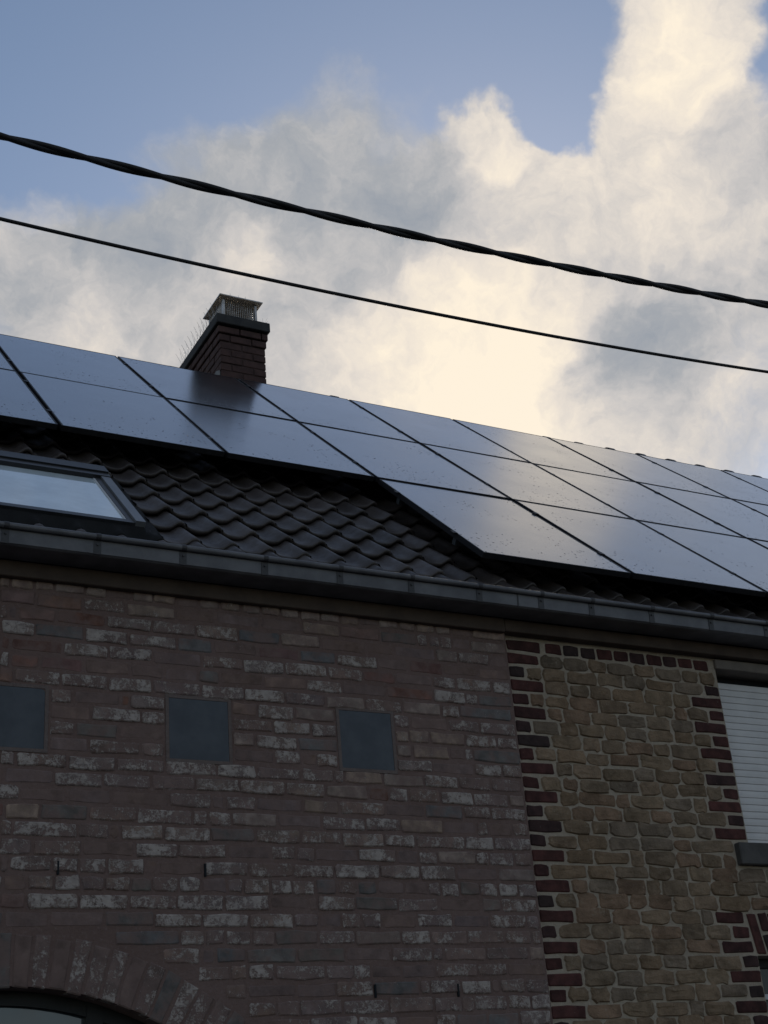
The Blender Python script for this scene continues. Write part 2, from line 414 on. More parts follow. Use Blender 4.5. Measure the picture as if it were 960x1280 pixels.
class MB:
    def __init__(s): s.v = []; s.f = []; s.mi = []
    def add(s, v, f, mi=0):
        k = len(s.v); s.v += [tuple(p) for p in v]; s.f += [tuple(i + k for i in q) for q in f]; s.mi += [mi] * len(f)
    def box(s, x0, x1, y0, y1, z0, z1, ch=0.0, mi=0):
        if ch <= 0:
            s.add([(x0, y0, z0), (x1, y0, z0), (x1, y1, z0), (x0, y1, z0), (x0, y0, z1), (x1, y0, z1), (x1, y1, z1), (x0, y1, z1)],
                  [(0, 3, 2, 1), (4, 5, 6, 7), (0, 1, 5, 4), (1, 2, 6, 5), (2, 3, 7, 6), (3, 0, 4, 7)], mi); return
        # box with chamfered edges
        v = []
        for X, sx in ((x0, 1), (x1, -1)):
            for Y, sy in ((y0, 1), (y1, -1)):
                for Z, sz in ((z0, 1), (z1, -1)):
                    v += [(X, Y + sy * ch, Z + sz * ch), (X + sx * ch, Y, Z + sz * ch), (X + sx * ch, Y + sy * ch, Z)]
        def i(a, b, c, k): return ((a * 2 + b) * 2 + c) * 3 + k
        f = []
        for a in (0, 1):
            q = [i(a, 0, 0, 0), i(a, 1, 0, 0), i(a, 1, 1, 0), i(a, 0, 1, 0)]; f.append(q[::-1] if a == 0 else q)
            q = [i(0, a, 0, 1), i(1, a, 0, 1), i(1, a, 1, 1), i(0, a, 1, 1)]; f.append(q if a == 0 else q[::-1])
            q = [i(0, 0, a, 2), i(1, 0, a, 2), i(1, 1, a, 2), i(0, 1, a, 2)]; f.append(q[::-1] if a == 0 else q)
        for a in (0, 1):
            for b in (0, 1):
                f.append([i(a, b, 0, 0), i(a, b, 1, 0), i(a, b, 1, 1), i(a, b, 0, 1)])
                f.append([i(a, 0, b, 0), i(a, 1, b, 0), i(a, 1, b, 2), i(a, 0, b, 2)])
                f.append([i(0, a, b, 1), i(1, a, b, 1), i(1, a, b, 2), i(0, a, b, 2)])
        for a in (0, 1):
            for b in (0, 1):
                for c in (0, 1): f.append([i(a, b, c, 0), i(a, b, c, 1), i(a, b, c, 2)])
        s.add(v, f, mi)
    def tube(s, pts, r, n=8, caps=True, mi=0):
        k = len(s.v); pts = [Vector(p) for p in pts]; N = len(pts)
        for j, p in enumerate(pts):
            t = (pts[min(j + 1, N - 1)] - pts[max(j - 1, 0)]).normalized()
            a = t.cross(Vector((0, 0, 1)))
            if a.length < 1e-3: a = t.cross(Vector((0, 1, 0)))
            a.normalize(); b = t.cross(a)
            for q in range(n):
                c = 2 * math.pi * q / n; s.v.append(tuple(p + r * (math.cos(c) * a + math.sin(c) * b)))
        for j in range(N - 1):
            for q in range(n):
                s.f.append((k + j * n + q, k + j * n + (q + 1) % n, k + (j + 1) * n + (q + 1) % n, k + (j + 1) * n + q)); s.mi.append(mi)
        if caps:
            s.f.append(tuple(k + q for q in range(n))[::-1]); s.f.append(tuple(k + (N - 1) * n + q for q in range(n))); s.mi += [mi, mi]
    def prism(s, poly, axis, a, b, mi=0):
        """polygon extruded along an axis; poly holds the two other coordinates in order"""
        n = len(poly)
        def P(u, w, t): return {'x': (t, u, w), 'y': (u, t, w), 'z': (u, w, t)}[axis]
        v = [P(u, w, a) for u, w in poly] + [P(u, w, b) for u, w in poly]
        s.add(v, [tuple(range(n)), tuple(range(n, 2 * n))[::-1]] + [(i, i + n, (i + 1) % n + n, (i + 1) % n) for i in range(n)], mi)
    def mesh(s, name, mats, smooth=False, origin=None, fix=True):
        o = Vector(origin) if origin is not None else Vector((0, 0, 0))
        me = bpy.data.meshes.new(name)
        me.from_pydata([tuple(Vector(p) - o) for p in s.v], [], s.f)
        for m in (mats if isinstance(mats, (list, tuple)) else [mats]): me.materials.append(m)
        for p, i in zip(me.polygons, s.mi): p.material_index = i; p.use_smooth = smooth
        me.update()
        if fix:
            import bmesh
            bm = bmesh.new(); bm.from_mesh(me); bmesh.ops.recalc_face_normals(bm, faces=bm.faces); bm.to_mesh(me); bm.free()
        return me
    def build(s, name, mats, parent=None, smooth=False, origin=None):
        o = Vector(origin) if origin is not None else Vector((0, 0, 0))
        return link(name, s.mesh(name, mats, smooth, o), parent, o)


def set_tint(o, cols):
    me = o.data; at = me.attributes.new('tint', 'FLOAT_COLOR', 'POINT')
    flat = [c for q in (cols if isinstance(cols, list) else [cols] * len(me.vertices)) for c in q]
    at.data.foreach_set('color', flat)


def block_verts(x0, x1, z0, z1, yf, yb, rng, jit, ch, wob=0.0):
    """hand-made block seen from -y: rounded, uneven outline, worn arris, front at yf"""
    w, h = x1 - x0, z1 - z0
    c = min(ch * 1.2, h * 0.3, w * 0.3)
    o = [(x0 + c, z0), ((x0 + x1) / 2, z0), (x1 - c, z0), (x1, z0 + c), (x1, z1 - c), (x1 - c, z1), ((x0 + x1) / 2, z1), (x0 + c, z1), (x0, z1 - c), (x0, z0 + c)]
    o = [(x + rng.uniform(-jit, jit), z + rng.uniform(-jit, jit)) for x, z in o]
    cx, cz = (x0 + x1) / 2, (z0 + z1) / 2
    n = len(o); v = [(x, yb, z) for x, z in o]
    dy = [rng.uniform(-wob, wob) for _ in o]
    v += [(x, yf + ch * 0.8 + d, z) for (x, z), d in zip(o, dy)]
    ins = ch * 1.0
    for (x, z), d in zip(o, dy):
        v.append((x + (ins if x < cx - w * .1 else -ins if x > cx + w * .1 else 0), yf + d * .5, z + (ins if z < cz else -ins)))
    f = []
    for k in range(2):
        for i in range(n): f.append((k * n + i, k * n + (i + 1) % n, (k + 1) * n + (i + 1) % n, (k + 1) * n + i))
    f.append(tuple(range(2 * n, 3 * n)))
    return v, f


# ------------------------------------------------------------------ ground
gm = MB(); gm.add([(-600, -600, 0), (600, -600, 0), (600, 600, 0), (-600, 600, 0)], [(0, 1, 2, 3)])
tag(gm.build('ground', M['asphalt']), kind='structure')
pm = MB(); pm.box(-30, 40, -1.5, 0.35, 0.0, 0.12)
tag(pm.build('pavement', M['paving']), kind='structure')

# ------------------------------------------------------------------ left facade: limewashed brick
TH = R(42.19); CT, ST, TT = math.cos(TH), math.sin(TH), math.tan(TH)
SEAM = 4.213
CZ0, CP = 4.3154, 0.07893            # centre of the top course, course height
XC, ZC, R1, R2 = 1.45, 0.892, 1.57, 1.80    # brick arch
HALF = R(38.5)
house_l = empty('brick_house', (2, 0, 0), label='brown brick house front with flaking whitewash, left of the stone wall', cat='house')
wm = MB()
spring_x = R1 * math.sin(HALF); spring_z = ZC + R1 * math.cos(HALF)
poly = [(-4.0, 0.0), (XC - spring_x, 0.0)]
for i in range(25):
    a = -HALF + 2 * HALF * i / 24; poly.append((XC + R1 * math.sin(a), ZC + R1 * math.cos(a)))
poly += [(XC + spring_x, 0.0), (SEAM, 0.0), (SEAM, 4.40), (-4.0, 4.40)]
wm.prism(poly, 'y', 0.0, 0.32)
wall_l = wm.build('wall', M['mortar'], house_l)
sw = MB(); sw.box(-4.0, -3.7, 0.321, 7.2, 0, 4.4); sw.box(-4.0, SEAM, 7.2, 7.5, 0, 4.4); sw.build('rear_wall', M['mortar'], house_l)
TRACE = {
    0: "1.37,1.42,T 1.42,1.53,T 1.56,1.63,T 1.67,1.78,T 1.80,1.89,T 1.90,2.02,K 2.03,2.13,T 2.15,2.25,T 2.26,2.37,K 2.38,2.48,T 2.50,2.60,T 2.61,2.71,T 2.72,2.82,T 2.84,2.93,T 2.96,3.05,T 3.08,3.17,T 3.19,3.28,T 3.29,3.40,K 3.42,3.52,T 3.54,3.63,T 3.66,3.75,T 3.77,3.85,T 3.88,3.99,K 3.99,4.21,T",
    1: "1.38,1.54,P 1.55,1.77,P 1.81,1.99,w 2.02,2.24,T 2.25,2.46,K 2.95,3.16,T 3.17,3.40,P 3.42,3.63,G 3.65,3.70,w 3.72,3.77,w 3.78,3.85,w 3.98,4.20,T",
    2: "1.38,1.41,w 1.47,1.64,P 1.67,1.89,R 1.91,2.12,W 2.14,2.35,W 2.37,2.58,W 2.60,2.81,G 2.84,3.04,T 3.32,3.48,K 3.75,3.88,T 3.90,4.08,W",
    3: "1.39,1.54,W 1.57,1.78,G 1.80,2.00,W 2.04,2.25,W 2.28,2.44,G 2.45,2.68,K 2.70,2.92,R 2.93,3.13,G 3.17,3.37,W",
    4: "1.39,1.43,R 1.45,1.68,R 1.70,1.90,W 1.93,2.12,w 2.14,2.38,K 2.40,2.60,w 2.63,2.83,W 2.85,3.07,W 3.09,3.28,w 3.71,3.85,w 3.88,4.08,w 4.10,4.20,W",
    5: "1.39,1.43,W 1.44,1.57,R 1.58,1.78,R 1.79,2.01,K 2.37,2.47,G 2.48,2.71,K 2.96,3.15,w 3.71,3.90,W 3.92,3.98,w 3.98,4.20,G",
    6: "1.39,1.45,P 1.46,1.67,w 1.69,1.90,w 1.93,2.12,W 2.17,2.37,w 2.38,2.60,W 2.62,2.82,W 2.84,3.05,w 3.07,3.28,T 3.31,3.50,w 3.52,3.74,T 3.76,3.85,W 3.86,4.19,G",
    7: "1.62,1.73,w 1.75,1.96,K 2.02,2.19,W 2.53,2.67,K 2.67,2.87,W 2.91,3.10,T 3.44,3.54,w 3.78,3.97,w 3.99,4.20,W",
    8: "1.62,1.82,K 1.86,2.06,W 2.08,2.19,W 2.54,2.75,w 2.77,2.96,W 2.99,3.11,W 3.44,3.53,T 3.53,3.65,T 3.66,3.87,T 3.90,4.07,w 4.11,4.20,w",
    9: "1.62,1.74,w 1.76,1.95,G 1.99,2.19,K 2.54,2.65,T 2.68,2.88,W 2.91,3.11,G 3.44,3.54,T 3.54,3.76,T 3.87,3.91,w 3.96,4.21,G",
    10: "1.62,1.81,K 1.85,2.06,w 2.09,2.18,w 2.54,2.75,K 2.77,2.90,w 2.99,3.10,w 3.44,3.65,W 3.92,4.08,W 4.11,4.21,W",
    11: "1.41,1.47,W 1.50,1.71,w 1.74,1.94,W 1.98,2.18,w 2.20,2.44,w 2.45,2.65,W 2.68,2.89,w 2.91,3.07,w 3.14,3.35,T 3.36,3.59,T 3.60,3.80,W 3.83,4.00,w 4.03,4.19,w",
    12: "1.43,1.65,K 1.69,1.88,W 1.91,2.11,w 2.13,2.33,w 2.37,2.56,W 2.60,2.80,W 2.83,3.02,W 3.05,3.26,T 3.28,3.38,R 3.40,3.49,w 3.51,3.68,w 3.70,3.88,W 4.11,4.20,T",
    13: "1.50,1.71,K 1.73,1.92,K 2.21,2.41,w 2.49,2.64,w 2.90,3.09,T 3.13,3.35,w 3.59,3.81,G 3.82,3.98,w 4.00,4.20,w",
    14: "1.44,1.59,T 1.59,1.81,G 1.84,2.04,w 2.32,2.39,w 2.40,2.51,w 2.54,2.75,T 3.00,3.23,w 3.23,3.43,w 3.46,3.68,T 3.89,3.95,w 4.11,4.20,w",
    15: "1.42,1.47,w 1.77,1.91,w 1.97,2.17,W 2.19,2.40,W 2.42,2.63,G 2.65,2.87,W 2.88,3.09,w 3.12,3.33,W 3.35,3.51,W 3.81,3.98,W 4.01,4.21,w",
    16: "1.42,1.56,w 1.57,1.78,w 2.04,2.24,W 2.28,2.48,W 2.50,2.71,K 2.85,2.94,w 2.98,3.18,K 3.20,3.39,W 3.53,3.63,w 3.64,3.86,T 3.95,4.09,w 4.10,4.20,w",
    17: "1.43,1.46,w 1.48,1.65,w 1.69,1.77,W 1.78,1.90,w 1.93,2.08,W 2.15,2.36,K 2.39,2.59,W 2.62,2.82,w 2.86,3.04,w 3.07,3.29,W 3.33,3.52,W 3.54,3.73,W 3.99,4.22,T",
    18: "1.44,1.54,K 1.57,1.66,W 1.68,1.78,W 1.80,1.89,w 1.92,2.01,W 2.03,2.11,G 2.15,2.24,w 2.27,2.35,W 2.37,2.48,K 2.48,2.56,w 2.61,2.70,W 2.72,2.81,W 2.83,2.93,w 2.96,3.05,G 3.08,3.16,w 3.20,3.27,G 3.57,3.63,w 3.64,3.74,w 3.76,3.86,G 3.89,3.97,w 4.00,4.09,W 4.11,4.21,W",
    19: "1.43,1.54,P 1.56,1.77,W 1.78,2.00,W 2.02,2.23,w 2.25,2.46,W 2.49,2.69,W 2.73,2.89,K 2.95,3.14,W 3.18,3.38,G 3.40,3.61,w 3.63,3.86,K 3.87,3.98,G 4.00,4.20,w",
    20: "1.45,1.64,K 1.65,1.89,K 1.92,2.12,G 2.16,2.35,W 2.38,2.58,W 2.61,2.81,W 2.85,2.94,w 3.07,3.17,w 3.21,3.28,w 4.13,4.20,w",
    21: "2.25,2.36,W 2.39,2.46,w 2.48,2.59,w 2.62,2.71,w 2.94,3.13,w 3.18,3.38,T 3.42,3.55,W 3.77,3.98,w 4.00,4.14,w",
    22: "2.13,2.34,w 2.42,2.56,G 2.60,2.82,G 3.56,3.61,w 3.65,3.86,w 4.12,4.21,T",
    23: "2.49,2.57,w 2.71,2.96,w 2.97,3.11,w 3.15,3.20,w 3.38,3.56,K 3.60,3.80,w 3.83,3.97,w",
    24: "2.45,2.56,w 3.02,3.21,w 3.47,3.52,w 3.70,3.87,W 3.93,4.07,W 4.08,4.21,w",
    25: "2.55,2.70,w 2.71,2.82,w 3.54,3.69,w 3.77,3.95,w 3.98,4.09,w 4.12,4.22,W",
    26: "3.54,3.65,w 4.02,4.20,W",
}
SQ = [(1.298, 1.602), (2.208, 2.513), (3.128, 3.427)]
SQZ = (3.495, 3.795)
COLS = {'W': ((0.22, 0.165, 0.145), 0.92), 'w': ((0.195, 0.138, 0.122), 0.75), 'T': ((0.272, 0.205, 0.17), 0.34), 'G': ((0.145, 0.13, 0.122), 0.16),
        'P': ((0.215, 0.135, 0.115), 0.30), 'R': ((0.175, 0.095, 0.080), 0.05), 'K': ((0.178, 0.124, 0.109), 0.10)}
rng = random.Random(11)
brick_specs = []            # (x0, x1, zc, height, type, course)
for k in range(0, 32):
    zc = CZ0 - CP * k
    tr = []
    for e in TRACE.get(k, '').split():
        a, b_, t = e.split(','); tr.append([float(a), float(b_), t])
    spans = [(-0.6, SEAM - 0.004)]
    if 7 <= k <= 10:
        for a, b_ in SQ: spans = [q for s_ in spans for q in ([(s_[0], a - 0.022), (b_ + 0.022, s_[1])] if s_[0] < a and s_[1] > b_ else [s_])]
    zl = zc - 0.03
    if zl < ZC + R2:
        hx = math.sqrt(max(0, R2 ** 2 - (zl - ZC) ** 2)) + 0.012
        spans = [q for s_ in spans for q in ([(s_[0], min(s_[1], XC - hx)), (max(s_[0], XC + hx), s_[1])] if s_[0] < XC + hx and s_[1] > XC - hx else [s_])]
    spans = [s_ for s_ in spans if s_[1] - s_[0] > 0.05]
    header = k in (0, 18)
    unit = 0.117 if header else 0.229
    for s0, s1 in spans:
        cur = s0; its = [q for q in sorted(tr) if q[1] > s0 + .02 and q[0] < s1 - .02]
        def fill(a, b_):
            L = b_ - a
            if L < 0.05: return
            n = max(1, round(L / unit)); w_ = L / n
            cuts = [a + w_ * i + (rng.uniform(-.02, .02) if 0 < i < n else 0) for i in range(n + 1)]
            for i in range(n):
                ty = 'K' if (1.2 < (a + b_) / 2 and k < 27) else rng.choice('KKwWTRKGw')
                if ty == 'K': ty = rng.choice('KKKKR' if k < 8 else 'KKKKw' if k < 19 else 'KKwGw')
                brick_specs.append((cuts[i] + .006, cuts[i + 1] - .006, zc, ty, k))
        for q in its:
            a, b_ = max(q[0], s0), min(q[1], s1)
            if a - cur < 0.05: a = min(a, cur + 0.006) if a > cur else cur + 0.004
            else: fill(cur, a - .004)
            if b_ - a > .02: brick_specs.append((a + .002, b_ - .002, zc, q[2], k))
            cur = b_ + .004
        fill(cur, s1)


def visible(x, z, y=0.0, marg=12):
    d = Vector((x, y, z)) - CAM; q = d.dot(AF)
    px, py = 480 + F_PX * d.dot(AR) / q, 640 - F_PX * d.dot(AU) / q
    return -marg < px < 960 + marg and -marg < py < 1280 + marg


def brick_mesh(x0, x1, zc, h, yf):
    c = ((x0 + x1) / 2, yf, zc)
    b = MB(); v, f = block_verts(x0, x1, zc - h / 2, zc + h / 2, yf, 0.012, rng, 0.0045, 0.0055, 0.0012); b.add(v, f)
    return b, c


count = 0; rest = MB(); rest_t = []
brick_specs.sort(key=lambda s: (not visible((s[0] + s[1]) / 2, s[2], marg=0), s[2] * -1))
for x0, x1, zc, ty, k in brick_specs:
    h = 0.060 + rng.uniform(-.003, .004)
    yf = {'W': -0.0085, 'w': -0.006, 'T': -0.0075, 'G': -0.006, 'P': -0.006}.get(ty, -0.002) + rng.uniform(-.0012, .0012)
    b, c = brick_mesh(x0, x1, zc + rng.uniform(-.003, .003), h, yf)
    (cr, cg, cb), al = COLS[ty]; j = rng.uniform(.86, 1.14); t = rng.uniform(-.01, .01)
    tint = (cr * j + t, cg * j, cb * j - t, min(1, max(0, al + rng.uniform(-.14, .12))))
    if count < 300 and visible((x0 + x1) / 2, zc, marg=20):
        set_tint(b.build('brick', M['brick'], wall_l, origin=c), tint); count += 1
    else:
        rest.add(b.v, b.f); rest_t += [tint] * len(b.v)
o = rest.build('outlying_bricks', M['brick'], wall_l); o['kind'] = 'stuff'; set_tint(o, rest_t)
# brick arch: wedge-shaped voussoirs
NV = 27
arch_types = {0: 'K', 1: 'G', 2: 'K', 3: 'w', 4: 'K', 5: 'w', 6: 'w', 7: 'w', 8: 'K', 9: 'w', 10: 'G', 11: 'W', 12: 'w', 13: 'w'}
for i in range(NV):
    a0 = -HALF + 2 * HALF * i / NV + 0.0042; a1 = -HALF + 2 * HALF * (i + 1) / NV - 0.0042
    v = []
    r_in, r_out = R1 - .004 + rng.uniform(-.004, .004), R2 - 0.012 + rng.uniform(-.008, .004)
    yf = -0.005 + rng.uniform(-.002, .002); ch = .006; dch = ch / 1.7
    ring = []
    for rr, aa in ((r_in, a0), (r_in, a1), ((r_in + r_out) / 2, a1), (r_out, a1), (r_out, a0), ((r_in + r_out) / 2, a0)):
        ring.append((rr + rng.uniform(-.004, .004), aa + rng.uniform(-.0022, .0022)))
    P = lambda rr, aa, y: (XC + rr * math.sin(aa), y, ZC + rr * math.cos(aa))
    n = 6; mid = (a0 + a1) / 2
    v = [P(rr, aa, .05) for rr, aa in ring] + [P(rr, aa, yf + .005) for rr, aa in ring]
    v += [P(rr + (ch if rr < (r_in + r_out) / 2 - .03 else -ch if rr > (r_in + r_out) / 2 + .03 else 0), aa + (dch if aa < mid else -dch), yf) for rr, aa in ring]
    f = [(q * n + j, q * n + (j + 1) % n, (q + 1) * n + (j + 1) % n, (q + 1) * n + j) for q in range(2) for j in range(n)] + [tuple(range(2 * n, 3 * n))]
    b = MB(); b.add(v, f)
    o = b.build('arch_brick', M['brick'], wall_l, origin=P((r_in + r_out) / 2, mid, yf))
    ty = arch_types.get(i - NV // 2 + 1, rng.choice('KwG'))
    (cr, cg, cb), al = COLS[ty]; j = rng.uniform(.85, 1.05); set_tint(o, (cr * j, cg * j, cb * j, al * .95))
# weep joints: solid dark boxes painted as the shade inside open slots
for px, py in ((72, 1085), (256, 1088), (468.5, 1239), (572, 1238)):
    p = on_y(px, py); b = MB(); b.box(p.x - .0045, p.x + .0045, -.010, .02, p.z - .030, p.z + .030); b.build('weep_slot_shade', M['void'], wall_l)
# blank square plates set flush in the brickwork
for i, (a, b_) in enumerate(SQ):
    e = empty('wall_plate', ((a + b_) / 2, 0, SQZ[0]), label=[
        'blank slate blue square plate in the brick wall, straight above the crown of the arch',
        'blank slate blue square plate in the brick wall, midway between two others',
        'blank slate blue square plate in the brick wall, the one closest to the stone wall'][i], cat='wall plate', group='square plates in the brick wall')
    r_ = 0.02 if i == 0 else 0.004
    z0, z1 = SQZ[0] + (.004, -.004, .0)[i], SQZ[1] + (-.008, -.002, .004)[i]
    pl = [(a, z0), (b_, z0)] + [(b_ - r_ + r_ * math.sin(t), z1 - r_ + r_ * math.cos(t)) for t in (math.pi / 2, 1.2, .8, .4, 0)] + [(a, z1)]
    b = MB(); b.prism(pl, 'y', -0.0025, 0.02); b.build('plate', M['slate'], e)
    b = MB(); s_ = 0.018
    b.box(a - s_, a - .001, -.0045, .02, z0 - s_, z1 + s_); b.box(b_ + .001, b_ + s_, -.0045, .02, z0 - s_, z1 + s_)
    b.box(a - .001, b_ + .001, -.0045, .02, z1 + .001, z1 + s_); b.box(a - .001, b_ + .001, -.0045, .02, z0 - s_, z0 - .001)
    b.build('mortar_surround', M['rendered'], e)
# window under the arch
aw = empty('arched_window', (XC, 0.12, 0), label='dark framed window recessed under the brick arch, reflecting pale sky', cat='window')
def arc_ring(ro, ri, y0, y1, n=28, half=HALF - .02):
    b = MB(); v = []; f = []
    for i in range(n + 1):
        a = -half + 2 * half * i / n; s_, c = math.sin(a), math.cos(a)
        v += [(XC + ro * s_, y0, ZC + ro * c), (XC + ri * s_, y0, ZC + ri * c), (XC + ri * s_, y1, ZC + ri * c), (XC + ro * s_, y1, ZC + ro * c)]
    for i in range(n):
        for q in range(4): f.append((i * 4 + q, i * 4 + (q + 1) % 4, i * 4 + 4 + (q + 1) % 4, i * 4 + 4 + q))
    f += [(0, 1, 2, 3), (n * 4, n * 4 + 1, n * 4 + 2, n * 4 + 3)]
    b.add(v, f); return b
fr = arc_ring(R1 - .002, R1 - 0.062, 0.13, 0.20); fr.box(XC - spring_x + .02, XC - spring_x + .10, .13, .2, .3, spring_z + .0); fr.box(XC + spring_x - .10, XC + spring_x - .02, .13, .2, .3, spring_z)
fr.box(1.855, 1.93, .125, .205, .3, 2.44); fr.box(0.97, 1.045, .125, .205, .3, 2.44)
fr.build('frame', M['winframe'], aw)
for xa, xb in ((1.045, 1.855), (1.93, XC + spring_x - .08), (XC - spring_x + .08, .97)):
    pts = [(xa, .3), (xb, .3)]
    for i in range(13):
        x = xb + (xa - xb) * i / 12; pts.append((x, ZC + math.sqrt((R1 - .058) ** 2 - (x - XC) ** 2)))
    b = MB(); b.prism(pts, 'y', .165, .175); b.build('pane', M['glass'], aw)
b = MB(); b.box(XC - spring_x, XC + spring_x, .21, .24, 0.0, 2.5); b.build('backing', M['void'], aw)

# ------------------------------------------------------------------ right facade: coursed rubble with red brick dressings
YR = 0.03
house_r = empty('stone_house', (6, YR, 0), label='yellow sandstone house wall with dark red brick corners and light joints', cat='house')
WX0, WX1, WZ0, WZ1 = 5.752, 6.70, 3.19, 4.262
LX0, LX1, LZ0, LZ1 = 5.662, 6.80, 1.3, 2.562
b = MB()
b.box(SEAM + .002, LX0, YR, .35, 0, 4.40); b.box(LX0, LX1, YR, .35, LZ1, WZ0 - .13); b.box(LX0, WX0, YR, .35, WZ0 - .13, 4.40)
b.box(WX0, WX1, YR + .0, .35, WZ1 + .064, 4.40); b.box(LX1, 12, YR, .35, 0, WZ0 - .13); b.box(WX1, 12, YR, .35, WZ0 - .13, 4.40); b.box(LX0, LX1, YR, .35, 0, LZ1 - 1.3)
wall_r = b.build('wall', M['lime_mortar'], house_r)
b = MB(); b.box(SEAM + .002, 12, 7.2, 7.5, 0, 4.4); b.box(11.7, 12, .351, 7.199, 0, 4.4); b.build('rear_wall', M['lime_mortar'], house_r)
SZ0, SP = 4.198, 0.0794
rs = random.Random(5)


def stone_mesh(x0, x1, z0, z1, rs, dome):
    """rough squared stone: uneven outline with knocked-off corners, hammered face"""
    w, h = x1 - x0, z1 - z0; cx, cz = (x0 + x1) / 2, (z0 + z1) / 2
    ca = [rs.choice((.006, .010, .016, .028)) * rs.uniform(.6, 1.1) * min(1, w / .12) for _ in range(4)]; cb = [rs.uniform(.006, .024) for _ in range(4)]
    j = lambda a=.006: rs.uniform(-a * 1.3, a * 1.3)
    t1, t2 = rs.uniform(.3, .7), rs.uniform(.3, .7)
    o = [(x0 + ca[0], z0 + j()), (x0 + w * t1, z0 + j(.006)), (x1 - ca[1], z0 + j()), (x1 + j(.003), z0 + cb[1]), (x1 + j(.006), cz + j()), (x1 + j(.003), z1 - cb[2]),
         (x1 - ca[2], z1 + j()), (x0 + w * t2, z1 + j(.006)), (x0 + ca[3], z1 + j()), (x0 + j(.003), z1 - cb[3]), (x0 + j(.006), cz + j()), (x0 + j(.003), z0 + cb[0])]
    n = 12
    v = [(x, YR + .02, z) for x, z in o] + [(x, YR - .001, z) for x, z in o]
    fx, fz = rs.uniform(-.005, .005), rs.uniform(-.005, .005)
    v += [(cx + (x - cx) * (1 - .014 / w), YR - dome * .85 + rs.uniform(-.0015, .0015) + fx * (x - cx) / w + fz * (z - cz) / h, cz + (z - cz) * .885) for x, z in o]
    v += [(cx + (x - cx) * .5 + rs.uniform(-.008, .008), YR - dome + rs.uniform(-.004, .003), cz + (z - cz) * .42) for x, z in o[::2]]
    f = []
    for k in range(2):
        for i in range(n): f.append((k * n + i, k * n + (i + 1) % n, (k + 1) * n + (i + 1) % n, (k + 1) * n + i))
    for i in range(n // 2):
        q = 2 * i; a = 3 * n + i; c = 3 * n + (i + 1) % (n // 2)
        f += [(2 * n + q, 2 * n + q + 1, a), (2 * n + q + 1, 2 * n + (q + 2) % n, c), (2 * n + q + 1, c, a)]
    f.append(tuple(3 * n + i for i in range(n // 2)))
    b = MB(); b.add(v, f); return b, (cx, YR - dome, cz)


stones_rest = MB(); nst = 0
def put_stone(x0, x1, z0, z1):
    global nst
    b, c = stone_mesh(x0, x1, z0, z1, rs, rs.uniform(.007, .015))
    if visible((x0 + x1) / 2, (z0 + z1) / 2, YR) and nst < 300:
        o = b.build('stone', M['stone'], wall_r, smooth=False, origin=c); nst += 1
        base = rs.choice([(0.235, 0.172, 0.115), (0.222, 0.160, 0.107), (0.242, 0.174, 0.118), (0.21, 0.156, 0.108), (0.224, 0.157, 0.102), (0.207, 0.160, 0.118), (0.23, 0.154, 0.104)])
        j = rs.uniform(.86, 1.12); o.color = (base[0] * j * 1.0, base[1] * j * .98, base[2] * j * .97, 1)
    else: stones_rest.add(b.v, b.f)
def red_brick(x0, x1, z0, z1, name='brick', yf=None, shear=0.0):
    yf = YR - .006 + rs.uniform(-.002, .002) if yf is None else yf
    b = MB(); v, f = block_verts(x0, x1, z0, z1, yf, YR + .02, rs, .0035, .006, .001)
    zc = (z0 + z1) / 2
    v = [(x + shear * (z - zc), y, z) for x, y, z in v]
    b.add(v, f); o = b.build(name, M['red'], wall_r, origin=((x0 + x1) / 2, yf, (z0 + z1) / 2))
    c = rs.choice([(0.082, 0.031, 0.027), (0.070, 0.027, 0.024), (0.092, 0.033, 0.028), (0.055, 0.028, 0.026), (0.044, 0.027, 0.025), (0.076, 0.028, 0.024)])
    j = rs.uniform(.72, .95); o.color = (c[0] * j, c[1] * j, c[2] * j, 1)


